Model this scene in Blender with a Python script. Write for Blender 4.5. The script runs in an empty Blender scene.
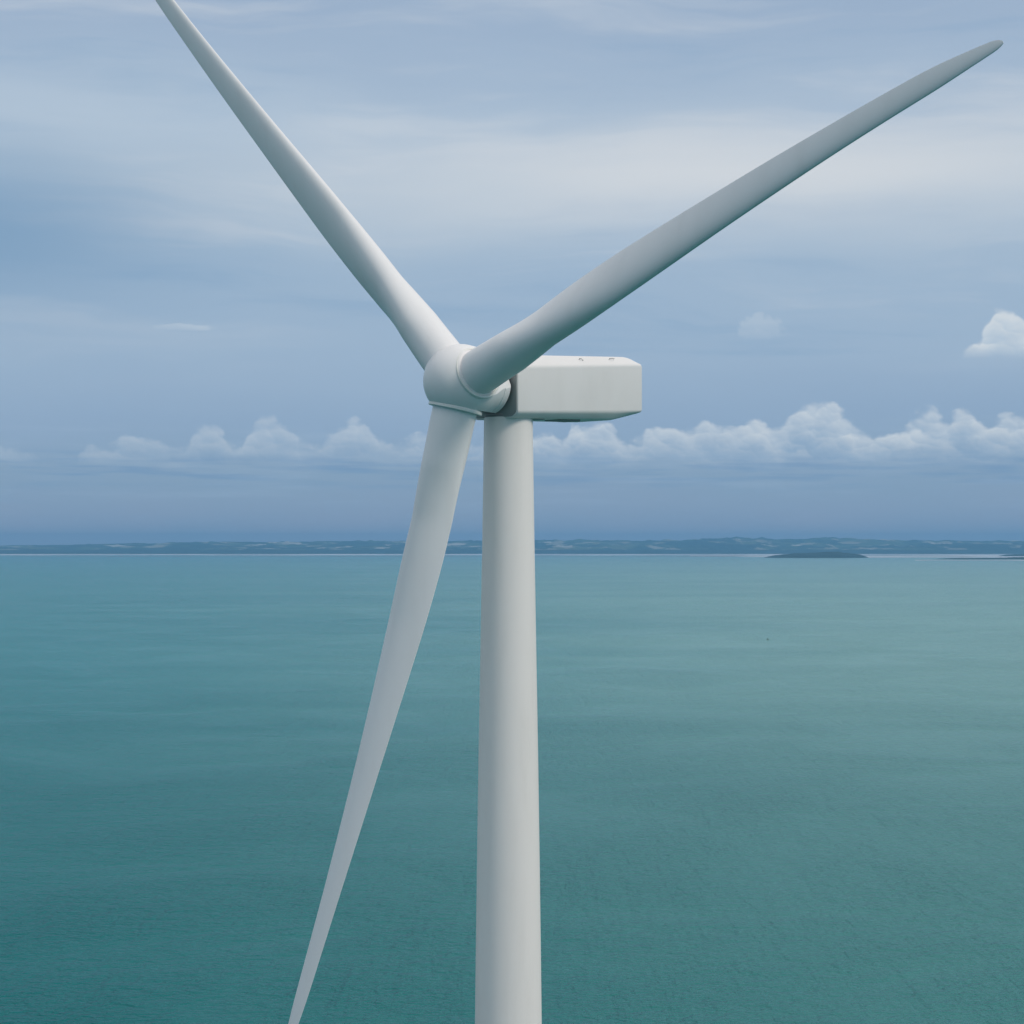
import bpy, bmesh, math, random
import numpy as np
from mathutils import Vector, Matrix

random.seed(4)
rng = np.random.default_rng(7)
scene = bpy.context.scene
col = scene.collection
R = math.radians

# ------------------------------------------------------------------ camera
F = 1980.6            # focal length in pixels of a 1024 px frame
ZC = 61.6             # camera height above the sea
PITCH = 1.02685       # degrees above level
HOR = 547.5
cam_data = bpy.data.cameras.new("camera")
cam = bpy.data.objects.new("camera", cam_data)
col.objects.link(cam)
cam.location = (0, 0, ZC)
cam.rotation_euler = (R(90 + PITCH), 0, 0)
cam_data.sensor_width = 36.0
cam_data.lens = 36.0 * F / 1024.0
cam_data.clip_start = 0.5
cam_data.clip_end = 120000
scene.camera = cam

# ------------------------------------------------------------------ light
SUN_EL, SUN_AZ = 42.0, 122.0        # azimuth clockwise from the view direction (+y)
sun_data = bpy.data.lights.new("sun", 'SUN')
sun_data.energy = 1.5
sun_data.angle = R(14)
sun_data.color = (1.0, 0.93, 0.82)
sun = bpy.data.objects.new("sun", sun_data)
col.objects.link(sun)
sd = Vector((math.sin(R(SUN_AZ)) * math.cos(R(SUN_EL)), math.cos(R(SUN_AZ)) * math.cos(R(SUN_EL)), math.sin(R(SUN_EL))))
sun.rotation_euler = sd.to_track_quat('Z', 'Y').to_euler()
sun.location = sd * 300

scene.view_settings.view_transform = 'Standard'
scene.view_settings.look = 'None'
scene.view_settings.exposure = 0.0
scene.view_settings.gamma = 1.0


# ------------------------------------------------------------------ node helpers
def srgb(r, g, b):
    f = lambda c: (c / 255) / 12.92 if c / 255 <= 0.04045 else ((c / 255 + 0.055) / 1.055) ** 2.4
    return (f(r), f(g), f(b), 1.0)


class G:
    """small helper that writes node graphs as expressions"""
    def __init__(self, tree):
        self.t = tree

    def n(self, kind, **kw):
        nd = self.t.nodes.new(kind)
        for k, v in kw.items():
            setattr(nd, k, v)
        return nd

    def put(self, sock, v):
        if v is None:
            return
        if hasattr(v, 'is_output'):
            self.t.links.new(v, sock)
        else:
            sock.default_value = v

    def m(self, op, a, b=None, c=None, clamp=False):
        nd = self.n('ShaderNodeMath', operation=op, use_clamp=clamp)
        for i, v in enumerate((a, b, c)):
            self.put(nd.inputs[i], v)
        return nd.outputs[0]

    def sstep(self, v, lo, hi, a=0.0, b=1.0):
        nd = self.n('ShaderNodeMapRange', interpolation_type='SMOOTHSTEP')
        self.put(nd.inputs[0], v)
        for i, x in zip((1, 2, 3, 4), (lo, hi, a, b)):
            self.put(nd.inputs[i], x)
        return nd.outputs[0]

    def lin(self, v, lo, hi, a=0.0, b=1.0):
        nd = self.n('ShaderNodeMapRange')
        self.put(nd.inputs[0], v)
        for i, x in zip((1, 2, 3, 4), (lo, hi, a, b)):
            self.put(nd.inputs[i], x)
        return nd.outputs[0]

    def mix(self, fac, a, b):
        nd = self.n('ShaderNodeMix', data_type='RGBA')
        self.put(nd.inputs[0], fac)
        self.put(nd.inputs[6], a)
        self.put(nd.inputs[7], b)
        return nd.outputs[2]

    def vec(self, x, y, z=0.0):
        nd = self.n('ShaderNodeCombineXYZ')
        for i, v in enumerate((x, y, z)):
            self.put(nd.inputs[i], v)
        return nd.outputs[0]

    def noise(self, v, scale=1.0, detail=4.0, rough=0.5, dist=0.0):
        nd = self.n('ShaderNodeTexNoise')
        self.put(nd.inputs['Vector'], v)
        nd.inputs['Scale'].default_value = scale
        nd.inputs['Detail'].default_value = detail
        nd.inputs['Roughness'].default_value = rough
        nd.inputs['Distortion'].default_value = dist
        return nd.outputs['Fac']

    def ramp(self, v, stops, interp='LINEAR'):
        nd = self.n('ShaderNodeValToRGB')
        nd.color_ramp.interpolation = interp
        e = nd.color_ramp.elements
        e[0].position, e[0].color = stops[0][0], stops[0][1]
        e[1].position, e[1].color = stops[-1][0], stops[-1][1]
        for p, c in stops[1:-1]:
            x = e.new(p)
            x.color = c
        self.put(nd.inputs[0], v)
        return nd.outputs[0]

    def curve(self, v, pts):
        nd = self.n('ShaderNodeFloatCurve')
        c = nd.mapping.curves[0]
        c.points[0].location = pts[0]
        c.points[1].location = pts[-1]
        for p in pts[1:-1]:
            c.points.new(*p)
        for p in c.points:
            p.handle_type = 'AUTO_CLAMPED'
        nd.mapping.update()
        self.put(nd.inputs['Value'], v)
        return nd.outputs[0]


# ------------------------------------------------------------------ sky
def px_az(x):
    return math.atan((x - 512) / F)


def px_el(y):
    return math.atan((HOR - y) / F)


world = bpy.data.worlds.new("World")
scene.world = world
world.use_nodes = True
wt = world.node_tree
wt.nodes.clear()
g = G(wt)
STR = 0.1
tc = g.n('ShaderNodeTexCoord')
sep = g.n('ShaderNodeSeparateXYZ')
wt.links.new(tc.outputs['Generated'], sep.inputs[0])
dx, dy, dz = sep.outputs
az = g.m('ARCTAN2', dx, dy)                       # 0 = looking along +y, radians
el = g.m('ARCSINE', dz)
DEG = 180 / math.pi
eld = g.m('MULTIPLY', el, DEG)
azd = g.m('MULTIPLY', az, DEG)

nishita = g.n('ShaderNodeTexSky', sky_type='NISHITA')
nishita.sun_disc = False
nishita.sun_elevation = R(SUN_EL)
nishita.sun_rotation = R(SUN_AZ)
nishita.altitude = 60
nishita.air_density = 1.0
nishita.dust_density = 1.5
nishita.ozone_density = 1.5

# overcast deck: grey blue by elevation, broken into long soft streaks
warp = g.noise(g.vec(g.m('MULTIPLY', azd, 0.10), g.m('MULTIPLY', eld, 0.35), 3.0), 1.0, 3.0, 0.5)
warpo = g.m('MULTIPLY', g.m('SUBTRACT', warp, 0.5), 2.2)
elw = g.m('ADD', eld, warpo)
base = g.ramp(g.m('DIVIDE', elw, 60.0), [
    (0.0, srgb(168, 172, 196)), (0.8 / 60, srgb(150, 167, 194)), (2.0 / 60, srgb(141, 166, 194)), (3.6 / 60, srgb(146, 171, 202)),
    (5.5 / 60, srgb(158, 181, 208)), (8.0 / 60, srgb(160, 183, 209)), (10.3 / 60, srgb(176, 194, 214)),
    (12.5 / 60, srgb(168, 188, 212)), (15.5 / 60, srgb(157, 178, 206)), (22.0 / 60, srgb(160, 181, 205)),
    (30.0 / 60, srgb(206, 216, 227)), (1.0, srgb(238, 240, 242))])
st1 = g.noise(g.vec(g.m('MULTIPLY', azd, 0.055), g.m('MULTIPLY', elw, 0.42), 0.7), 1.0, 5.0, 0.55, 0.3)
st2 = g.noise(g.vec(g.m('MULTIPLY', azd, 0.16), g.m('MULTIPLY', elw, 1.7), 5.1), 1.0, 5.0, 0.6, 0.2)
streak = g.m('ADD', g.m('MULTIPLY', st1, 0.74), g.m('MULTIPLY', st2, 0.26))
pale = g.sstep(streak, 0.48, 0.66)
blue = g.sstep(streak, 0.47, 0.30)
hi = g.sstep(eld, 4.0, 9.0)
deck = g.mix(g.m('MULTIPLY', g.m('MULTIPLY', pale, 0.58), hi), base, srgb(203, 211, 223))
deck = g.mix(g.m('MULTIPLY', g.m('MULTIPLY', blue, 0.50), g.lin(eld, 0, 5, 0.25, 1.0)), deck, srgb(128, 162, 198))


def blob(x, y, sx, sy):
    a = g.m('DIVIDE', g.m('SUBTRACT', azd, px_az(x) * DEG), sx / F * DEG)
    e = g.m('DIVIDE', g.m('SUBTRACT', elw, px_el(y) * DEG), sy / F * DEG)
    q = g.m('ADD', g.m('MULTIPLY', a, a), g.m('MULTIPLY', e, e))
    return g.m('EXPONENT', g.m('MULTIPLY', q, -1.0))


deck = g.mix(g.m('MULTIPLY', blob(780, 180, 430, 50), 0.92), deck, srgb(213, 218, 226))
deck = g.mix(g.m('MULTIPLY', blob(-40, 245, 210, 80), 0.85), deck, srgb(122, 156, 191))
deck = g.mix(g.m('MULTIPLY', blob(90, 120, 330, 40), 0.50), deck, srgb(190, 205, 222))
deck = g.mix(g.m('MULTIPLY', blob(720, 0, 520, 34), 0.20), deck, srgb(152, 173, 201))

# a bank of low cumulus far away over the land
sp = F / DEG   # pixels per degree


def top_curve(pts, x0, x1):
    P = [((x - x0) / (x1 - x0), (549.5 - y) / 280.0) for x, y in pts]
    v = g.lin(azd, px_az(x0) * DEG, px_az(x1) * DEG)
    return g.m('MULTIPLY', g.curve(v, P), 280.0)      # pixels above the horizon


right = [(-120, 452), (-40, 452), (15, 456), (40, 474), (62, 474), (80, 450), (105, 448), (125, 441), (150, 444),
         (166, 456), (185, 438), (206, 430), (226, 448), (242, 428), (258, 422), (285, 438), (304, 448), (326, 434), (340, 430),
         (352, 420), (366, 434), (384, 448), (415, 441), (450, 448), (500, 438), (540, 433), (553, 434), (563, 446), (573, 426),
         (602, 425), (626, 441), (642, 443), (652, 432), (674, 427), (694, 434), (714, 422), (730, 433), (744, 430),
         (768, 417), (784, 428), (798, 416), (828, 407), (852, 418), (884, 437), (904, 432), (938, 416), (954, 424),
         (969, 414), (990, 428), (1014, 424), (1060, 430), (1120, 420)]
elp = g.m('MULTIPLY', eld, sp)                      # elevation in pixels
azp = g.m('MULTIPLY', azd, sp)
bn = g.noise(g.vec(g.m('DIVIDE', azp, 17.0), g.m('DIVIDE', elp, 13.0), 2.0), 1.0, 4.0, 0.5)
bn2 = g.noise(g.vec(g.m('DIVIDE', azp, 6.0), g.m('DIVIDE', elp, 5.5), 9.0), 1.0, 2.0, 0.5)
bn3 = g.noise(g.vec(g.m('DIVIDE', azp, 17.0), g.m('DIVIDE', elp, 13.0), 21.0), 1.0, 4.0, 0.5)
wx = g.m('ADD', azp, g.m('MULTIPLY', g.m('SUBTRACT', bn, 0.5), 16.0))
wy = g.m('ADD', elp, g.m('MULTIPLY', g.m('SUBTRACT', bn3, 0.5), 13.0))
bot = g.noise(g.vec(g.m('DIVIDE', azp, 60.0), g.m('DIVIDE', elp, 14.0), 4.0), 1.0, 3.0, 0.5)


def lobes(w, h, z):
    """rounded billows of about w by h pixels: their swelling and the light on their upper right"""
    q = g.vec(g.m('ADD', g.m('DIVIDE', wx, w), z), g.m('ADD', g.m('DIVIDE', wy, h), z), 0.0)
    nd = g.n('ShaderNodeTexVoronoi', feature='SMOOTH_F1', voronoi_dimensions='2D')
    g.put(nd.inputs['Vector'], q)
    nd.inputs['Scale'].default_value = 1.0
    nd.inputs['Smoothness'].default_value = 0.35
    off = g.n('ShaderNodeVectorMath', operation='SUBTRACT')
    g.put(off.inputs[0], q)
    g.put(off.inputs[1], nd.outputs['Position'])
    sx_ = g.n('ShaderNodeSeparateXYZ')
    g.put(sx_.inputs[0], off.outputs[0])
    lit = g.m('ADD', g.m('MULTIPLY', sx_.outputs[1], 0.9), g.m('MULTIPLY', sx_.outputs[0], 0.35))
    swell = g.m('SUBTRACT', 0.55, nd.outputs['Distance'])
    return swell, lit


s1_, l1_ = lobes(44.0, 24.0, 0.3)
s2_, l2_ = lobes(19.0, 13.0, 4.3)
s3_, l3_ = lobes(8.0, 6.5, 8.3)
edge = g.m('ADD', g.m('MULTIPLY', g.m('SUBTRACT', s1_, 0.2), 15.0), g.m('ADD', g.m('MULTIPLY', s2_, 9.0), g.m('MULTIPLY', s3_, 4.5)))
relief = g.m('ADD', g.m('MULTIPLY', l1_, 0.42), g.m('ADD', g.m('MULTIPLY', l2_, 0.30), g.m('MULTIPLY', l3_, 0.14)))
pf = g.noise(g.vec(g.m('DIVIDE', azp, 34.0), g.m('DIVIDE', elp, 20.0), 6.5), 1.0, 3.0, 0.5)


def bank(pts, x0, x1, ybase, soft, depth):
    """cumulus whose tops follow a line of puffs over a softly fading base; gives its cover and its colour"""
    tpn = g.m('ADD', top_curve(pts, x0, x1), edge)
    dd = g.m('SUBTRACT', tpn, elp)                  # pixels below the cloud's top
    body = g.sstep(dd, -2.0, 8.0)
    eb = 549.5 - 2 - ybase
    base_ = g.sstep(elp, g.m('ADD', eb - soft, g.m('MULTIPLY', bot, soft * 0.9)), g.m('ADD', eb + soft * 0.5, g.m('MULTIPLY', bot, soft * 1.3)))
    br = g.m('ADD', g.lin(dd, 0.0, depth, 0.80, 0.22), relief, clamp=True)
    return g.m('MULTIPLY', g.m('MULTIPLY', body, base_), g.lin(pf, 0.25, 0.6, 0.72, 0.96)), br


cov, bright = bank(right, -120, 1120, 463, 24.0, 38.0)
side = g.lin(azp, px_az(330) * F, px_az(620) * F, 0.54, 0.95)
cum = g.mix(bright, srgb(152, 177, 206), srgb(213, 221, 231))
cum_a = g.m('MULTIPLY', cov, side)
# blue-grey undersides, thin flat layers below the bank
un = g.noise(g.vec(g.m('DIVIDE', azp, 110.0), g.m('DIVIDE', elp, 7.0), 8.0), 1.0, 4.0, 0.55)
under = g.m('MULTIPLY', g.sstep(un, 0.42, 0.66), g.m('MULTIPLY', g.sstep(elp, 52, 74), g.sstep(elp, 100, 84)))
deck = g.mix(g.m('MULTIPLY', under, 0.62), deck, srgb(112, 148, 190))
lay = g.noise(g.vec(g.m('DIVIDE', azp, 160.0), g.m('DIVIDE', elp, 12.0), 11.0), 1.0, 4.0, 0.6)
layer = g.m('MULTIPLY', g.sstep(lay, 0.48, 0.7), g.m('MULTIPLY', g.sstep(elp, 30, 55), g.sstep(elp, 150, 90)))
deck = g.mix(g.m('MULTIPLY', layer, 0.38), deck, srgb(160, 183, 210))
skyc = g.mix(cum_a, deck, cum)


# single cumulus towers standing higher up
def tower(x, y, w, h, amt):
    a = g.m('DIVIDE', g.m('SUBTRACT', azp, px_az(x) * F), w)
    e = g.m('DIVIDE', g.m('SUBTRACT', elp, 549.5 - 2 - y), h)
    q = g.m('SQRT', g.m('ADD', g.m('MULTIPLY', a, a), g.m('MULTIPLY', e, e)))
    q = g.m('ADD', q, g.m('ADD', g.m('MULTIPLY', g.m('SUBTRACT', bn, 0.5), 1.3), g.m('MULTIPLY', s3_, -0.3)))
    al = g.m('MULTIPLY', g.sstep(q, 1.05, 0.72), g.sstep(e, -0.95, -0.25))
    br = g.m('ADD', g.lin(e, -0.8, 0.6, 0.25, 0.95), relief, clamp=True)
    return g.m('MULTIPLY', al, amt), g.mix(br, srgb(170, 190, 214), srgb(222, 228, 235))


cov, bright = bank([(940, 384), (958, 372), (970, 357), (982, 345), (990, 330), (998, 316), (1010, 314), (1024, 322), (1045, 328), (1070, 344), (1090, 368), (1100, 390)],
                   940, 1100, 361, 10.0, 55.0)
skyc = g.mix(g.m('MULTIPLY', cov, 0.85), skyc, g.mix(bright, srgb(180, 199, 220), srgb(224, 229, 235)))
for args in ((762, 331, 24, 15, 0.20), (185, 331, 34, 4, 0.25)):
    al, c = tower(*args)
    skyc = g.mix(al, skyc, c)

# clear Nishita sky shows a little through the deck
tint = g.n('ShaderNodeVectorMath', operation='MULTIPLY')
wt.links.new(skyc, tint.inputs[0])
tint.inputs[1].default_value = (1.025, 1.02, 0.985)
skyc = tint.outputs[0]
scl = g.n('ShaderNodeVectorMath', operation='SCALE')
wt.links.new(skyc, scl.inputs[0])
scl.inputs['Scale'].default_value = 1.0 / STR
fin = g.mix(0.95, nishita.outputs[0], scl.outputs[0])
bg = g.n('ShaderNodeBackground')
wt.links.new(fin, bg.inputs[0])
bg.inputs[1].default_value = STR
out = g.n('ShaderNodeOutputWorld')
wt.links.new(bg.outputs[0], out.inputs[0])
world.cycles.sampling_method = 'MANUAL'
world.cycles.sample_map_resolution = 1024


# ------------------------------------------------------------------ material helpers
def material(name):
    m = bpy.data.materials.new(name)
    m.use_nodes = True
    m.node_tree.nodes.clear()
    gg = G(m.node_tree)
    o = gg.n('ShaderNodeOutputMaterial')
    p = gg.n('ShaderNodeBsdfPrincipled')
    m.node_tree.links.new(p.outputs[0], o.inputs[0])
    c = gg.n('ShaderNodeTexCoord')
    return m, gg, p, c.outputs['Object'], o


def paint(name, colr, rough=0.42, grime=0.10, grime_col=(0.30, 0.29, 0.25, 1), stretch=(1, 1, 0.12)):
    m, gg, p, oc, o = material(name)
    mp = gg.n('ShaderNodeMapping')
    gg.put(mp.inputs[0], oc)
    mp.inputs['Scale'].default_value = stretch
    big = gg.noise(mp.outputs[0], 0.9, 5, 0.6)
    fine = gg.noise(oc, 7.0, 6, 0.65)
    f = gg.m('MULTIPLY', gg.sstep(big, 0.42, 0.80), gg.lin(fine, 0.3, 0.7, 0.4, 1.0))
    c = gg.mix(gg.m('MULTIPLY', f, grime), colr, grime_col)
    c = gg.mix(gg.m('MULTIPLY', gg.noise(oc, 0.35, 3, 0.5), 0.06), c, (0.55, 0.58, 0.60, 1))
    gg.put(p.inputs['Base Color'], c)
    gg.put(p.inputs['Roughness'], gg.lin(big, 0.3, 0.7, rough - 0.05, rough + 0.1))
    p.inputs['Specular IOR Level'].default_value = 0.28
    return m


M_WHITE = paint("white_gelcoat", (0.815, 0.79, 0.795, 1))
M_TOWER = paint("white_tower_paint", (0.88, 0.815, 0.785, 1), 0.48, 0.14)
M_NAC = paint("white_nacelle_shell", (0.775, 0.745, 0.74, 1), 0.45, 0.12, stretch=(0.6, 0.6, 0.25))
M_RING = paint("pale_ring_paint", (0.78, 0.77, 0.74, 1), 0.4, 0.2)
M_DARK = paint("dark_shaft_shade", (0.045, 0.05, 0.052, 1), 0.6, 0.3, (0.10, 0.10, 0.09, 1))  # shaft colour, darkened to paint in the shadow of the gap
M_FRONT_SHADE = paint("nacelle_front_shade", (0.28, 0.30, 0.30, 1), 0.5, 0.3)  # grey paints in the shade on the nacelle front
M_GREY = paint("grey_steel", (0.20, 0.21, 0.21, 1), 0.5, 0.3)


def link(name, verts, faces, mat, parent=None, origin=(0, 0, 0), smooth=True, angle=32, bevel=None):
    me = bpy.data.meshes.new(name)
    o3 = Vector(origin)
    me.from_pydata([tuple(Vector(v) - o3) for v in verts], [], faces)
    return finish(name, me, mat, parent, smooth, angle)


def finish(name, me, mat, parent=None, smooth=True, angle=32):
    me.validate()
    me.update()
    if smooth:
        me.shade_smooth()
        me.set_sharp_from_angle(angle=R(angle))
    me.materials.append(mat)
    ob = bpy.data.objects.new(name, me)
    col.objects.link(ob)
    if parent:
        ob.parent = parent
    return ob


def tag(o, label=None, cat=None, group=None, kind=None):
    for k, v in (('label', label), ('category', cat), ('group', group), ('kind', kind)):
        if v:
            o[k] = v
    return o


# ================================================================== SEA
def disc(radii, n=160):
    v = [(0, 0, 0)]
    f = []
    for r in radii:
        for k in range(n):
            a = 2 * math.pi * k / n
            v.append((r * math.cos(a), r * math.sin(a), 0))
    for k in range(n):
        f.append((0, 1 + k, 1 + (k + 1) % n))
    for i in range(len(radii) - 1):
        b, c = 1 + i * n, 1 + (i + 1) * n
        for k in range(n):
            f.append((b + k, c + k, c + (k + 1) % n, b + (k + 1) % n))
    return v, f


m, gg, p, oc, mo = material("sea_water")
mp = gg.n('ShaderNodeMapping')
gg.put(mp.inputs[0], oc)
mp.inputs['Rotation'].default_value = (0, 0, R(6))
mp.inputs['Scale'].default_value = (0.75, 1.0, 1.0)
w1 = gg.noise(mp.outputs[0], 0.26, 3, 0.5, 0.5)
mp2 = gg.n('ShaderNodeMapping')
gg.put(mp2.inputs[0], oc)
mp2.inputs['Rotation'].default_value = (0, 0, R(-14))
mp2.inputs['Scale'].default_value = (0.85, 1.0, 1.0)
w2 = gg.noise(mp2.outputs[0], 1.0, 3, 0.55, 0.4)
# long crests of the cross swell, running out to sea
mp4 = gg.n('ShaderNodeMapping')
gg.put(mp4.inputs[0], oc)
mp4.inputs['Rotation'].default_value = (0, 0, R(9))
mp4.inputs['Scale'].default_value = (0.55, 0.045, 1.0)
w3 = gg.noise(mp4.outputs[0], 1.0, 3, 0.55, 0.5)
mp5 = gg.n('ShaderNodeMapping')
gg.put(mp5.inputs[0], oc)
mp5.inputs['Rotation'].default_value = (0, 0, R(-20))
mp5.inputs['Scale'].default_value = (0.20, 0.02, 1.0)
w4 = gg.noise(mp5.outputs[0], 1.0, 3, 0.55, 0.5)
hgt = gg.m('ADD', gg.m('ADD', gg.m('MULTIPLY', w1, 0.60), gg.m('MULTIPLY', w2, 0.36)), gg.m('ADD', gg.m('MULTIPLY', w3, 0.20), gg.m('MULTIPLY', w4, 0.35)))
bump = gg.n('ShaderNodeBump')
bump.inputs['Strength'].default_value = 1.0
bump.inputs['Distance'].default_value = 2.1
gust = gg.noise(oc, 0.012, 4, 0.6, 0.8)
gg.put(bump.inputs['Height'], gg.m('MULTIPLY', hgt, gg.lin(gust, 0.35, 0.65, 0.55, 1.35)))
gg.put(p.inputs['Normal'], bump.outputs[0])
# broad patches of paler and darker water
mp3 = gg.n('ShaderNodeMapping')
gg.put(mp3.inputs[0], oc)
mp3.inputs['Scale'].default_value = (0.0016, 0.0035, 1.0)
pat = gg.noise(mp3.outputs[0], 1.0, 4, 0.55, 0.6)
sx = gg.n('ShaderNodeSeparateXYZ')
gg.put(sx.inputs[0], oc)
far_mix = gg.sstep(sx.outputs[1], 110.0, 1100.0)          # paler towards the far shore
west = gg.mix(far_mix, (0.002, 0.128, 0.130, 1), (0.016, 0.200, 0.210, 1))
eastc = gg.mix(far_mix, (0.036, 0.184, 0.174, 1), (0.165, 0.340, 0.305, 1))
# wedge of paler base colour, painting the stronger sky reflection to the right
sheen_fan = gg.m('DIVIDE', sx.outputs[0], gg.m('ADD', gg.m('MAXIMUM', sx.outputs[1], 0.0), 140.0))
sheen_fan = gg.m('ADD', sheen_fan, gg.m('MULTIPLY', gg.m('SUBTRACT', pat, 0.5), 0.22))
wat = gg.mix(gg.sstep(sheen_fan, -0.22, 0.22), west, eastc)
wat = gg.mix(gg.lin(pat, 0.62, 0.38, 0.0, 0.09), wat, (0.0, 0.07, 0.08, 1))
# darker patch added out of view under the turbine, cutting teal bounce light
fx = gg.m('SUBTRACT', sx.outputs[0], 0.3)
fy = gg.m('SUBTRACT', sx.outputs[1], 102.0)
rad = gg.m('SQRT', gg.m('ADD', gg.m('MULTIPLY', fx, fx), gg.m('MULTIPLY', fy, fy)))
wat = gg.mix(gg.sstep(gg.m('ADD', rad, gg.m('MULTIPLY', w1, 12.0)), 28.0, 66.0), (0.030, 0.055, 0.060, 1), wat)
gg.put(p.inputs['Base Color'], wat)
p.inputs['Roughness'].default_value = 0.16
p.inputs['IOR'].default_value = 1.33
p.inputs['Specular IOR Level'].default_value = 0.06
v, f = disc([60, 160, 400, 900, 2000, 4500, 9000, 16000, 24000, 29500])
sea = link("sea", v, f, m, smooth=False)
tag(sea, "calm turquoise sea rippled by a light breeze, spreading to the far shore", "sea", kind="structure")


# ================================================================== FAR LAND
def vnoise(x, y, seed=0, octaves=5, rough=0.5):
    out = np.zeros_like(x, dtype=float)
    amp, tot = 1.0, 0.0
    for o in range(octaves):
        r = np.random.default_rng(seed + 31 * o)
        T = r.random((256, 256))
        xi = np.floor(x).astype(int)
        yi = np.floor(y).astype(int)
        fx, fy = x - xi, y - yi
        fx, fy = fx * fx * (3 - 2 * fx), fy * fy * (3 - 2 * fy)
        q = lambda a, b: T[a % 256, b % 256]
        out += amp * ((q(xi, yi) * (1 - fx) + q(xi + 1, yi) * fx) * (1 - fy) + (q(xi, yi + 1) * (1 - fx) + q(xi + 1, yi + 1) * fx) * fy)
        tot += amp
        amp *= rough
        x, y = x * 2.03 + 17, y * 2.03 + 5
    return out / tot


def grid(name, Xg, Yg, Zg, mat, smooth=True):
    nv, nu = Xg.shape
    verts = np.stack([Xg.ravel(), Yg.ravel(), Zg.ravel()], -1)
    idx = np.arange(nv * nu).reshape(nv, nu)
    faces = np.stack([idx[:-1, :-1].ravel(), idx[:-1, 1:].ravel(), idx[1:, 1:].ravel(), idx[1:, :-1].ravel()], -1)
    me = bpy.data.meshes.new(name)
    me.from_pydata(verts.tolist(), [], faces.tolist())
    return finish(name, me, mat, smooth=smooth, angle=60)


m, gg, p, oc, mo = material("far_farmland")
mp = gg.n('ShaderNodeMapping')
gg.put(mp.inputs[0], oc)
mp.inputs['Scale'].default_value = (0.0052, 0.0030, 0.0)
vor = gg.n('ShaderNodeTexVoronoi', feature='F1')
gg.put(vor.inputs['Vector'], mp.outputs[0])
vor.inputs['Scale'].default_value = 1.0
sepc = gg.n('ShaderNodeSeparateColor')
gg.put(sepc.inputs[0], vor.outputs['Color'])
where = gg.noise(oc, 0.0007, 5, 0.6)
fields = gg.ramp(sepc.outputs[0], [(0.0, (0.022, 0.045, 0.022, 1)), (0.40, (0.040, 0.070, 0.030, 1)), (0.55, (0.075, 0.11, 0.045, 1)),
                                   (0.72, (0.12, 0.14, 0.07, 1)), (0.80, (0.30, 0.28, 0.21, 1)), (0.93, (0.48, 0.45, 0.38, 1))], 'CONSTANT')
wood = gg.mix(gg.noise(oc, 0.02, 4, 0.6), (0.014, 0.030, 0.018, 1), (0.030, 0.052, 0.028, 1))
sx = gg.n('ShaderNodeSeparateXYZ')
gg.put(sx.inputs[0], oc)
isw = gg.m('MAXIMUM', gg.sstep(where, 0.455, 0.425), gg.sstep(sx.outputs[2], 46.0, 34.0))
gg.put(p.inputs['Base Color'], gg.mix(isw, fields, wood))
p.inputs['Roughness'].default_value = 0.95
p.inputs['Specular IOR Level'].default_value = 0.1

sky_pts = [(-1500, 544), (-700, 546), (-300, 547), (0, 545.6), (60, 545), (110, 544), (160, 543.2), (200, 542), (260, 542.2), (320, 541.6), (370, 541), (400, 541.4), (450, 541.5),
           (480, 541), (540, 541), (555, 539.5), (565, 541), (580, 539.5), (600, 540.5), (630, 541), (660, 540.5), (680, 540.6), (700, 539.3), (720, 538.8), (735, 537.6), (748, 538.6),
           (760, 538), (775, 539.6), (800, 539.2), (825, 537.4), (840, 538.6), (860, 539.2), (890, 540.3), (920, 541.2), (950, 540.2), (980, 541.4), (1010, 540.8),
           (1040, 541.2), (1300, 540), (1700, 542), (2600, 544)]
SY0, SY1 = 18900.0, 24600.0
nu, nv = 2600, 90
ang = np.linspace(px_az(-1400), px_az(2424), nu)
tv = np.linspace(0, 1, nv)
YY = SY0 + (SY1 - SY0) * tv[:, None] + 0 * ang[None, :]
XX = YY * np.tan(ang)[None, :]
pxs = 512 + F * np.tan(ang)
sky_y = np.interp(pxs, [q[0] for q in sky_pts], [q[1] for q in sky_pts])
YR = SY0 + 0.82 * (SY1 - SY0)
HH = ZC + (HOR - sky_y) / F * YR                      # height of the skyline ridge
prof = np.interp(tv, [0, 0.05, 0.18, 0.45, 0.82, 0.92, 1.0], [0.0, 0.07, 0.22, 0.58, 1.0, 0.95, 0.7])
nz = vnoise(XX / 900.0, YY / 1100.0, 3, 5, 0.5) - 0.5
nz2 = vnoise(XX / 110.0, YY / 300.0, 9, 3, 0.6) - 0.5
front = np.sin(np.clip(tv / 0.82, 0, 1) * math.pi)[:, None]
ZZ = HH[None, :] * (prof[:, None] + 0.62 * nz * front) + nz2 * 22 * np.clip(HH / 150.0, 0.2, 1)[None, :] * np.clip(tv * 6, 0, 1)[:, None]
trees = np.clip(vnoise(XX / 70.0, YY / 220.0, 51, 3, 0.6) - 0.48, 0, 1) * 42 * np.clip(tv * 5, 0, 1)[:, None] * (vnoise(XX / 600.0, YY / 800.0, 57, 2) > 0.42)
ZZ = ZZ + trees * np.clip((HH - 60) / 90.0, 0.15, 1)[None, :]
ZZ = np.maximum(ZZ, 0.4 * np.clip(tv * 20, 0, 1)[:, None])
ZZ[0] = -2.0
hills = grid("far_hills", XX, YY, ZZ, m)
tag(hills, "low blue hazy farmland hills along the far shore", "hills", kind="structure")

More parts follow.
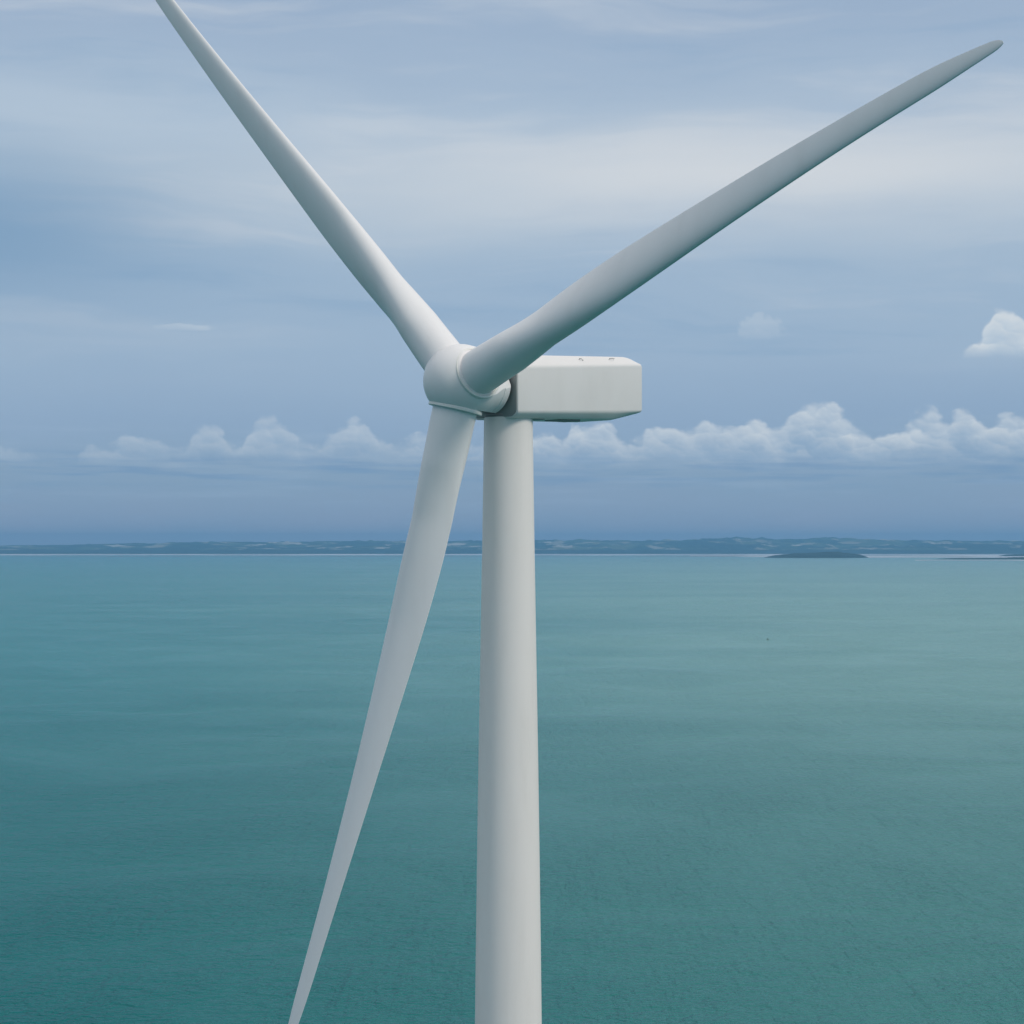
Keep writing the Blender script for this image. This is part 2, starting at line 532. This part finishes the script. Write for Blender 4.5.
# pale sand in front of the hills
m, gg, p, oc, mo = material("pale_sand")
mp = gg.n('ShaderNodeMapping')
gg.put(mp.inputs[0], oc)
mp.inputs['Scale'].default_value = (0.0011, 0.00035, 1)
n1 = gg.noise(mp.outputs[0], 1.0, 5, 0.6)
gg.put(p.inputs['Base Color'], gg.mix(gg.sstep(n1, 0.40, 0.62), (0.34, 0.37, 0.39, 1), (0.62, 0.65, 0.68, 1)))
p.inputs['Roughness'].default_value = 0.9
M_SAND = m
m, gg, p, oc, mo = material("wet_mud")
mp = gg.n('ShaderNodeMapping')
gg.put(mp.inputs[0], oc)
mp.inputs['Scale'].default_value = (0.0010, 0.0004, 1)
n1 = gg.noise(mp.outputs[0], 1.0, 5, 0.6)
gg.put(p.inputs['Base Color'], gg.mix(n1, (0.10, 0.115, 0.115, 1), (0.20, 0.205, 0.20, 1)))
p.inputs['Roughness'].default_value = 0.75
M_MUD = m


def depth_of(y):
    return F * ZC / (y - HOR)


def flat_strip(name, xs, near_y, far_y, z, mat, label, cat):
    """a low bank of ground between two lines given by their distance"""
    a = np.array([px_az(x) for x in xs])
    n0 = np.array([depth_of(y) for y in near_y])
    n1 = np.array([depth_of(y) for y in far_y])
    tt = np.linspace(0, 1, 7)
    hz = np.array([-1.0, 0.35, 0.8, 1.0, 0.8, 0.35, -1.0]) * z
    Y = n0[None, :] * (1 - tt[:, None]) + n1[None, :] * tt[:, None]
    X = Y * np.tan(a)[None, :]
    Z = np.repeat(hz[:, None], len(a), 1)
    return tag(grid(name, X, Y, Z, mat), label, cat, kind="structure")


xs = np.linspace(-900, 1900, 400)
wob = vnoise(xs / 90.0, xs * 0, 21, 4) - 0.5
flat_strip("beach", xs, 555.6 + wob * 0.5, np.full_like(xs, 553.8), 1.2, M_SAND,
           "thin pale beach line along the foot of the far hills", "beach")
wob2 = vnoise(xs / 60.0, xs * 0, 25, 4) - 0.5
flat_strip("mud_bank", xs, 556.5 + wob2 * 0.8, 556.1 + wob2 * 0.3, 1.0, M_MUD,
           "thin dark mud bank in front of the pale beach line", "mud bank")
xs = np.linspace(690, 1600, 200)
e = np.clip((xs - 690) / 120, 0, 1)
wob = vnoise(xs / 40.0, xs * 0, 33, 4) - 0.5
flat_strip("mudflat", xs, 556.4 + e * 1.9 + wob * 0.9, 554.8 + wob * 0.4, 0.9, M_SAND,
           "pale tidal mudflat around the low island on the right", "mudflat")

m, gg, p, oc, mo = material("island_scrub")
gg.put(p.inputs['Base Color'], gg.mix(gg.noise(oc, 0.012, 5, 0.6), (0.012, 0.024, 0.016, 1), (0.035, 0.055, 0.030, 1)))
p.inputs['Roughness'].default_value = 0.95
p.inputs['Specular IOR Level'].default_value = 0.1
M_SCRUB = m


def islet(name, x0, x1, ybase, tops, seed, label, cat, thick=700.0):
    D = depth_of(ybase)
    u = np.linspace(0, 1, 160)
    t = np.linspace(-1, 1, 27)
    px = x0 + (x1 - x0) * u
    top = np.interp(px, [q[0] for q in tops], [q[1] for q in tops])
    X = D * (px - 512) / F
    hgt = (ybase - top) / F * (D + thick * 0.35)
    wid = np.clip(np.minimum(u, 1 - u) * 7, 0.03, 1) ** 0.6
    YY = D + thick * 0.5 + t[:, None] * thick * 0.5 * wid[None, :]
    XX = np.repeat(X[None, :], len(t), 0) * (YY / D)
    nz = vnoise(XX / 45.0, YY / 80.0, seed, 4, 0.6) - 0.5
    pr = (1 - t ** 2)[:, None] ** 0.55
    ZZ = hgt[None, :] * pr * (1 + 0.5 * nz) - 1.0
    return tag(grid(name, XX, YY, ZZ, M_SCRUB), label, cat, kind="structure")


islet("island", 764, 868, 558.0, [(764, 557.6), (775, 555.2), (795, 553.8), (815, 552.8), (832, 552.0), (845, 553.0), (860, 554.5), (868, 557.4)], 5,
      "long low dark wooded island on the pale mudflat", "island", 600)
islet("spit", 930, 1130, 559.4, [(930, 559.2), (950, 558.2), (985, 558.0), (1024, 557.2), (1070, 556.0), (1130, 558.5)], 15,
      "narrow dark spit of land at the right edge of the water", "spit", 420)
islet("far_islet", 998, 1110, 556.4, [(998, 556.0), (1006, 554.6), (1024, 554.2), (1060, 553.4), (1110, 556.0)], 25,
      "small dark islet behind the spit at the right edge", "islet", 600)
xs = np.linspace(915, 1140, 80)
wob = vnoise(xs / 20.0, xs * 0, 43, 3) - 0.5
flat_strip("spit_sand", xs, 560.6 + wob * 0.5, 559.6 + wob * 0.2, 0.5, M_SAND, "bright sand edge along the near side of the dark spit", "sand")

# ================================================================== WIND TURBINE
PR = [1980.60097, 100.16074, 460.91961, 383.24694, 44.88505, 4.19311, 5.26817, 3.59785, 0.63947, 72.2026, -3.76918, 25.8579, 0.39576, 2.28685, 2.2363, 2.24986,
      2.32891, 1.74421, 1.2421, 0.90082, 5.79685, -2.72321, 1.42688, -1.33714, -1.91651, -1.30508, 0.70261, 0.30109]
L = 35.0
th, tau = R(PR[4]), R(PR[5])
A = np.array([-math.cos(th) * math.cos(tau), -math.sin(th) * math.cos(tau), math.sin(tau)])   # rotor axis, upwind
H = np.array([math.sin(th), -math.cos(th), 0.0])
U = np.cross(A, H)
if U[2] < 0:
    U = -U
CP = np.array([0, 0, ZC])
pit = R(PITCH)
FW = np.array([0, math.cos(pit), math.sin(pit)])
UP = np.array([0, -math.sin(pit), math.cos(pit)])
RT = np.array([1.0, 0, 0])


def ray(x, y):
    return FW + RT * (x - 512) / F + UP * (512 - y) / F


HUB = CP + PR[1] * ray(PR[2], PR[3])
AH = np.array([-math.cos(th), -math.sin(th), 0.0])            # level part of the axis
OVER = 3.38
TB = HUB - AH * OVER                                          # tower axis
TB = np.array([TB[0], TB[1], 0.0])
turbine = bpy.data.objects.new("wind_turbine", None)
col.objects.link(turbine)
turbine.location = TB
tag(turbine, "large white three-bladed wind turbine standing in the sea, its rotor turned left", "wind turbine")


def lathe(profile, origin, axis, n=96, cap0=False, cap1=False):
    """profile of (distance along axis, radius)"""
    ax = Vector(axis).normalized()
    e1 = ax.orthogonal().normalized()
    e2 = ax.cross(e1)
    o3 = Vector(origin)
    v, f = [], []
    for s, r in profile:
        for k in range(n):
            a = 2 * math.pi * k / n
            v.append(o3 + ax * s + (e1 * math.cos(a) + e2 * math.sin(a)) * r)
    for i in range(len(profile) - 1):
        for k in range(n):
            k2 = (k + 1) % n
            f.append((i * n + k, i * n + k2, (i + 1) * n + k2, (i + 1) * n + k))
    if cap0:
        f.append(tuple(range(n))[::-1])
    if cap1:
        b = (len(profile) - 1) * n
        f.append(tuple(range(b, b + n)))
    return v, f


# ---- tower
DT = TB @ FW
z_of = lambda y, d=float((TB - CP) @ np.array([0, 1, 0])): ZC + d * math.tan(math.atan((512 - y) / F) + pit)
ZT = z_of(417)
prof = []
for y, wpx in ((417, 48.8), (450, 49.6), (553, 52.6), (655, 56.0), (757, 59.6), (850, 62.4), (940, 64.8), (1024, 66.8)):
    zz = z_of(y)
    dep = float((np.array([TB[0], TB[1], zz]) - CP) @ FW)
    prof.append((zz, wpx / 2 * dep / F))
slope = (prof[-1][1] - prof[-3][1]) / (prof[-3][0] - prof[-1][0])
prof += [(14.0, prof[-1][1] + slope * (prof[-1][0] - 14.0)), (-3.0, prof[-1][1] + slope * (prof[-1][0] + 3.0))]
prof[0] = (prof[0][0] + 0.08, prof[0][1])
v, f = lathe(prof, (TB[0], TB[1], 0), (0, 0, 1), 128, cap0=True)
towero = link("tower", v, f, M_TOWER, turbine, TB, angle=50)
v, f = lathe([(ZT - 0.05, prof[0][1] - 0.05), (ZT - 0.05, prof[0][1] + 0.012), (ZT + 0.07, prof[0][1] + 0.012), (ZT + 0.10, prof[0][1] - 0.3)], (TB[0], TB[1], 0), (0, 0, 1), 128)
link("yaw_ring", v, f, M_GREY, towero, TB)

# ---- nacelle
HW = 1.72                                                     # half width
side_o = HUB + H * HW
nrm = H


def on_side(x, y, off=0.0):
    """point of the upright plane through the nacelle's near side (moved inwards by off) seen at x, y -> (s, z)"""
    r = ray(x, y)
    o = side_o - H * off
    k = ((o - CP) @ nrm) / (r @ nrm)
    P = CP + r * k
    return float((HUB - P) @ AH), float(P[2])                 # s grows towards the rear


s0, zfb = on_side(518, 412.5)
_, zft = on_side(518, 366.5)
s1, zrb = on_side(643.6, 412.0)
_, zrt = on_side(643.6, 364.5)
CH = 0.55
_, ztf = on_side(525, 356.0, CH)
s2, ztr = on_side(628, 356.2, CH)
_, zbf = on_side(525, 418.6, 0.35)
s3, zbr = on_side(612, 419.0, 0.35)
lerp = lambda a, b, t: a + (b - a) * t
def rounded(ring, rad, k=5):
    """corner points of a section -> the same section with round corners"""
    out_ = []
    n_ = len(ring)
    for i_ in range(n_):
        p0, p1, p2 = (np.array(ring[q % n_]) for q in (i_ - 1, i_, i_ + 1))
        a_, b_ = p0 - p1, p2 - p1
        la, lb = np.linalg.norm(a_), np.linalg.norm(b_)
        rr_ = min(rad, la * 0.45, lb * 0.45)
        q0, q2 = p1 + a_ / la * rr_, p1 + b_ / lb * rr_
        for t_ in np.linspace(0, 1, k):
            out_.append((1 - t_) ** 2 * q0 + 2 * t_ * (1 - t_) * p1 + t_ ** 2 * q2)
    return np.array(out_)


def section(s, ins):
    t = (s - s0) / (s1 - s0)
    zb, zt_ = lerp(zfb, zrb, t), lerp(zft, zrt, t)
    zT, zB = lerp(ztf, ztr, t), lerp(zbf, zbr, t)
    k = min(1.0, max(0.0, (s - (s1 - 1.25)) / 1.25))
    zT = lerp(zT, zt_ + 0.10, k ** 2.6)
    kb = min(1.0, max(0.0, (s - (s1 - 2.2)) / 2.2))
    zB = lerp(zB, zb - 0.04, kb)
    w = HW
    ring = [(w, zb), (w, zt_), (w - CH, zT), (-(w - CH), zT), (-w, zt_), (-w, zb), (-(w - 0.35), zB), (w - 0.35, zB)]
    pts = rounded(ring, 0.13)
    c_ = np.array([0, (zb + zt_) / 2])
    hw_, hh_ = w, (zT - zB) / 2
    pts = c_ + (pts - c_) * np.array([1 - ins / hw_, 1 - ins / hh_])
    return [HUB - AH * s + H * a + np.array([0, 0, z - HUB[2]]) for a, z in pts]


FR, RR = 0.07, 0.22
st_ = [(s0 + FR * (1 - math.sin(q)), FR * (1 - math.cos(q))) for q in np.linspace(math.pi / 2, 0, 5)]
st_ += [(s0 + 0.3, 0), (lerp(s0, s1, 0.45), 0)] + [(s1 - q, 0) for q in (2.2, 1.7, 1.25, 1.0, 0.8, 0.62, 0.48, 0.36, 0.28)]
st_ += [(s1 - RR * (1 - math.sin(q)), RR * (1 - math.cos(q))) for q in np.linspace(0, math.pi / 2, 8)]
fixed = []
for s, ins in sorted(st_):
    fixed.append((s, ins))
# the front edge is rounded the other way about: nothing at s0 + FR, most at s0
fixed = [(s, (FR * (1 - math.sqrt(max(0.0, 1 - ((s0 + FR - s) / FR) ** 2))) if s < s0 + FR else ins)) for s, ins in fixed]
sec = [section(s, ins) for s, ins in fixed]
NP = len(sec[0])
v = [q for r_ in sec for q in r_]
f = [(i * NP + k, i * NP + (k + 1) % NP, (i + 1) * NP + (k + 1) % NP, (i + 1) * NP + k) for i in range(len(sec) - 1) for k in range(NP)]
f.append(tuple(range(NP))[::-1])
f.append(tuple(range((len(sec) - 1) * NP, len(sec) * NP)))
bm = bmesh.new()
bv = [bm.verts.new(tuple(Vector(q) - Vector(TB))) for q in v]
for q in f:
    bm.faces.new([bv[i] for i in q])
bmesh.ops.recalc_face_normals(bm, faces=bm.faces)
me = bpy.data.meshes.new("nacelle")
bm.to_mesh(me)
bm.free()
nac = finish("nacelle", me, M_NAC, turbine, angle=35)


def box_along(name, s_a, s_b, wa, wb, za, zb, mat, parent, bev=0.02):
    """box with sloped ends, along the nacelle's length"""
    b = bmesh.new()
    c = []
    for s in (s_a, s_b):
        for w in (wa, wb):
            for z in (za, zb):
                q = HUB - AH * s + H * w
                c.append(b.verts.new((q[0] - TB[0], q[1] - TB[1], z)))
    for q in ((0, 1, 3, 2), (4, 6, 7, 5), (0, 4, 5, 1), (2, 3, 7, 6), (0, 2, 6, 4), (1, 5, 7, 3)):
        b.faces.new([c[i] for i in q])
    bmesh.ops.recalc_face_normals(b, faces=b.faces)
    bmesh.ops.bevel(b, geom=list(b.edges), offset=bev, segments=2, affect='EDGES')
    mm = bpy.data.meshes.new(name)
    b.to_mesh(mm)
    b.free()
    return finish(name, mm, mat, parent)


zbot = lambda s: lerp(zbf, zbr, (s - s0) / (s1 - s0))
box_along("vent", s0 + 1.35, s0 + 2.5, 0.1, 1.2, zbot(s0 + 1.9) - 0.03, zbot(s0 + 1.9) + 0.1, M_GREY, nac)
box_along("vent", s0 + 3.7, s0 + 5.2, 0.0, 1.2, zbot(s0 + 4.4) - 0.07, zbot(s0 + 4.4) + 0.1, M_GREY, nac)
# roof fittings that show as small dark marks on the near slope of the roof


def roof_pt(x, y, frac):
    s, z = on_side(x, y, CH * frac)
    return HUB - AH * s + H * (HW - CH * frac) + np.array([0, 0, z - HUB[2]])


def tube(pts, r, n=10):
    v, f = [], []
    pts = [Vector(q) for q in pts]
    for i, q in enumerate(pts):
        d_ = (pts[min(i + 1, len(pts) - 1)] - pts[max(i - 1, 0)]).normalized()
        e1 = d_.orthogonal().normalized()
        e2 = d_.cross(e1)
        for k in range(n):
            a = 2 * math.pi * k / n
            v.append(q + (e1 * math.cos(a) + e2 * math.sin(a)) * r)
    for i in range(len(pts) - 1):
        for k in range(n):
            k2 = (k + 1) % n
            f.append((i * n + k, i * n + k2, (i + 1) * n + k2, (i + 1) * n + k))
    f.append(tuple(range(n))[::-1])
    f.append(tuple(range((len(pts) - 1) * n, len(pts) * n)))
    return v, f


out_n = (np.array([0, 0, 1.0]) * 0.7 + H * 0.7) / math.hypot(0.7, 0.7)
for (xa, ya, xb, yb) in ((579.0, 359.4, 582.3, 361.0), (609.0, 359.5, 613.5, 359.6)):
    a_, b_ = roof_pt(xa, ya, 0.62), roof_pt(xb, yb, 0.55)
    v, f = tube([a_ - out_n * 0.05, a_ + out_n * 0.07, (a_ + b_) / 2 + out_n * 0.09, b_ + out_n * 0.07, b_ - out_n * 0.05], 0.02)
    link("lifting_handle", v, f, M_GREY, nac, TB)

# plate over the nacelle front, coloured grey for the hub's occlusion shade
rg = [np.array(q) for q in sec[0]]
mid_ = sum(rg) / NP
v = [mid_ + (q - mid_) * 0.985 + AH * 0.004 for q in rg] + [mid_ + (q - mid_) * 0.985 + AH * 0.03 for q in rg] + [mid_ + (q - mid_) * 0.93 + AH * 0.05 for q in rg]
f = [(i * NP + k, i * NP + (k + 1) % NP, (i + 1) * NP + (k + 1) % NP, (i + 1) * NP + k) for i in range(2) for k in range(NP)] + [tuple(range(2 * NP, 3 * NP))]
link("front_shade_plate", v, f, M_FRONT_SHADE, nac, TB)

# main shaft housing, coloured dark for the shadow between hub and nacelle
v, f = lathe([(s0 + 0.12, 1.05), (s0 - 0.25, 1.12), (1.45, 1.12), (1.25, 0.4)], HUB + np.array([0, 0, 0.05]), -np.array(AH), 64)
link("shaft_cover", v, f, M_DARK, nac, TB)

# ---- hub
HC = HUB + UP * 0.10
RS = 1.88
prof = []
for k in range(40):
    a = math.pi * 0.5 * (1 - k / 39.0)
    prof.append((RS * math.sin(a) * 1.03, max(RS * math.cos(a), 0.004)))
prof += [(-0.35, 1.868), (-0.7, 1.82), (-1.0, 1.73), (-1.35, 1.60), (-1.70, 1.50), (-1.72, 1.53), (-2.12, 1.46), (-2.14, 1.42), (-2.06, 1.36), (-1.7, 1.32)]
v, f = lathe(prof, HC, A, 128, cap0=True, cap1=True)
bm = bmesh.new()
bv = [bm.verts.new(tuple(Vector(q) - Vector(TB))) for q in v]
for q in f:
    bm.faces.new([bv[i] for i in q])
psis = [PR[9], PR[9] - 120.42 + PR[20], PR[9] + 120 + PR[21]]
dirs = [math.cos(R(q)) * U + math.sin(R(q)) * H for q in psis]
CUT = [1.36, 1.48, 1.30]
for dvec, cut in zip(dirs, CUT):
    geom = list(bm.verts) + list(bm.edges) + list(bm.faces)
    co = Vector(HC + dvec * cut) - Vector(TB)
    r_ = bmesh.ops.bisect_plane(bm, geom=geom, plane_co=co, plane_no=Vector(dvec), clear_outer=True)
    ed = [e_ for e_ in r_['geom_cut'] if isinstance(e_, bmesh.types.BMEdge)]
    bmesh.ops.holes_fill(bm, edges=ed)
bmesh.ops.recalc_face_normals(bm, faces=bm.faces)
me = bpy.data.meshes.new("hub")
bm.to_mesh(me)
bm.free()
hub = finish("hub", me, M_WHITE, turbine, angle=25)

# ---- blades
XN = [0.03, .10, .2, .255, .35, .55, .75, .92, 1.0]
CN = PR[13:20] + [0.25]
CN[2] += 0.03
CN.insert(3, 2.41)


def blade(k):
    psi = R(psis[k])
    b = dirs[k]
    t = -math.sin(psi) * U + math.cos(psi) * H
    dc = [0, PR[22], PR[23]][k]
    ds = [0, PR[26], PR[27]][k]
    xs_ = np.concatenate([[0.0285], np.linspace(.033, .25, 26), np.linspace(.27, .985, 46), [0.99, 0.994, 0.997, 0.999]])
    # smoothed chord
    xx = np.linspace(0.0, 1.0, 401)
    cc = np.interp(xx, XN, CN)
    ker = np.exp(-0.5 * (np.arange(-24, 25) / 9.0) ** 2)
    ker /= ker.sum()
    cs = np.convolve(np.pad(cc, 24, mode='edge'), ker, 'valid')
    wb_ = np.clip((xx - 0.90) / 0.08, 0, 1)
    cc2 = np.interp(xx, [0, .90, .94, .97, 1.0], [1, 1.0, .80, .60, .36]) * float(np.interp(0.90, xx, cs))
    cs = np.where(xx > 0.90, cs * (1 - wb_) + cc2 * wb_, cs)
    NS = 72
    v, f = [], []
    for x in xs_:
        r = x * L * 1.006
        c = float(np.interp(x, xx, cs))
        if x > 0.985:
            c *= math.sqrt(max(0.0, 1 - ((x - 0.985) / 0.0145) ** 2)) * 0.98 + 0.02
        tcr = float(np.interp(x, [0, .06, .12, .2, .35, .6, 1], [1, 1, .95, .60, .33, .25, .2]))
        P = HUB + r * b + (r * math.tan(R(PR[6] + dc)) + PR[7] * x ** 2 + PR[24] * x ** 3) * A + (-(PR[8] + ds) * x ** 2 - PR[25] * x ** 3) * t
        beta = R(PR[10] + PR[11] * (1 - x) ** 2)
        ex = math.cos(beta) * t + math.sin(beta) * A
        ey = -math.sin(beta) * t + math.cos(beta) * A
        pa = float(np.interp(x, [0, .06, .2, 1], [.5, .5, PR[12], PR[12]]))
        C = P - ex * (.5 - pa) * c
        hth = c * tcr / 2
        bl = float(np.interp(x, [0.05, 0.21], [0, 1]))
        bl = bl * bl * (3 - 2 * bl)
        for j in range(NS):
            u = 2 * math.pi * j / NS
            cx, sy = math.cos(u), math.sin(u)
            s_ = (1 - cx) / 2                                  # 0 at the leading edge
            yt = 5 * (0.2969 * math.sqrt(s_) - 0.126 * s_ - 0.3516 * s_ ** 2 + 0.2843 * s_ ** 3 - 0.1015 * s_ ** 4)
            yt = yt / 0.5 + 0.03 * s_
            camb = 0.05 * 4 * s_ * (1 - s_) / max(tcr, 0.2) * 0.6
            ya = (math.copysign(yt, sy) if abs(sy) > 1e-9 else 0) * 1.0 + camb
            yy = sy * (1 - bl) + ya * bl
            v.append(C + ex * cx * c / 2 + ey * yy * hth)
    n = len(xs_)
    for i in range(n - 1):
        for j in range(NS):
            j2 = (j + 1) % NS
            f.append((i * NS + j, i * NS + j2, (i + 1) * NS + j2, (i + 1) * NS + j))
    f.append(tuple(range(NS))[::-1])
    f.append(tuple(range((n - 1) * NS, n * NS)))
    bo = link("blade", v, f, M_WHITE, turbine, TB, angle=40)
    bmv = bmesh.new()
    bmv.from_mesh(bo.data)
    bmesh.ops.recalc_face_normals(bmv, faces=bmv.faces)
    bmv.to_mesh(bo.data)
    bmv.free()
    # collar where the blade leaves the hub
    xr = 0.042
    axis = b + (math.tan(R(PR[6] + dc))) * A
    axis /= np.linalg.norm(axis)
    rr = CN[0] / 2
    o_ = HUB + axis * 0
    base_s = CUT[k] + 0.02
    ro = (1.36, 1.19, 1.385)[k]
    pf_ = [(base_s - 0.14, ro - 0.06), (base_s - 0.06, ro), (base_s + 0.05, ro), (base_s + 0.075, ro - 0.03), (base_s + 0.075, min(rr + 0.12, ro - 0.045)), (base_s + 0.05, min(rr + 0.10, ro - 0.06)), (base_s - 0.02, min(rr + 0.10, ro - 0.06))]
    vv, ff = lathe(pf_, o_, axis, 96)
    link("collar", vv, ff, M_RING, bo, TB, angle=35)
    pf_ = [(base_s - 0.02, rr + 0.125), (base_s + 0.025, rr + 0.11), (base_s + 0.04, rr + 0.05), (base_s + 0.06, rr - 0.02)]
    vv, ff = lathe(pf_, o_, axis, 96)
    link("seal", vv, ff, M_RING, bo, TB, angle=60)
    return bo


for k in range(3):
    blade(k)

# ================================================================== BUOY (a dark speck far out)
bd = depth_of(639.5)
bx = bd * (767.5 - 512) / F
buoy = bpy.data.objects.new("buoy", None)
col.objects.link(buoy)
buoy.location = (bx, bd, 0)
tag(buoy, "tiny dark buoy alone on the open water to the right of the tower", "buoy")
m, gg, p, oc, mo = material("dark_buoy_paint")
gg.put(p.inputs['Base Color'], gg.mix(gg.noise(oc, 3, 4), (0.02, 0.03, 0.03, 1), (0.05, 0.06, 0.05, 1)))
p.inputs['Roughness'].default_value = 0.6
v, f = lathe([(-0.5, 0.4), (-0.4, 0.7), (0.25, 0.7), (0.4, 0.5), (0.5, 0.12)], (0, 0, 0), (0, 0, 1), 24, True, True)
link("float", v, f, m, buoy)
v, f = lathe([(0.4, 0.2), (0.8, 0.12), (0.85, 0.22), (1.1, 0.22), (1.2, 0.06)], (0, 0, 0), (0, 0, 1), 16, True, True)
link("topmark", v, f, m, buoy)

# ================================================================== HAZE
HZ = 30500.0
v = [(x, y, z) for x in (-HZ, HZ) for y in (-HZ, HZ) for z in (-4.0, 262.0)]
f = [(0, 1, 3, 2), (4, 6, 7, 5), (0, 4, 5, 1), (2, 3, 7, 6), (0, 2, 6, 4), (1, 5, 7, 3)]
hm = bpy.data.materials.new("haze")
hm.use_nodes = True
hm.node_tree.nodes.clear()
gg = G(hm.node_tree)
vol = gg.n('ShaderNodeVolumePrincipled')
vol.inputs['Color'].default_value = (0.25, 0.62, 1.0, 1)
vol.inputs['Density'].default_value = 6.0e-5
vol.inputs['Anisotropy'].default_value = 0.2
ho = gg.n('ShaderNodeOutputMaterial')
hm.node_tree.links.new(vol.outputs[0], ho.inputs['Volume'])
haze = link("haze", v, f, hm, smooth=False)
tag(haze, "thin blue sea haze softening the far shore", "haze", kind="stuff")
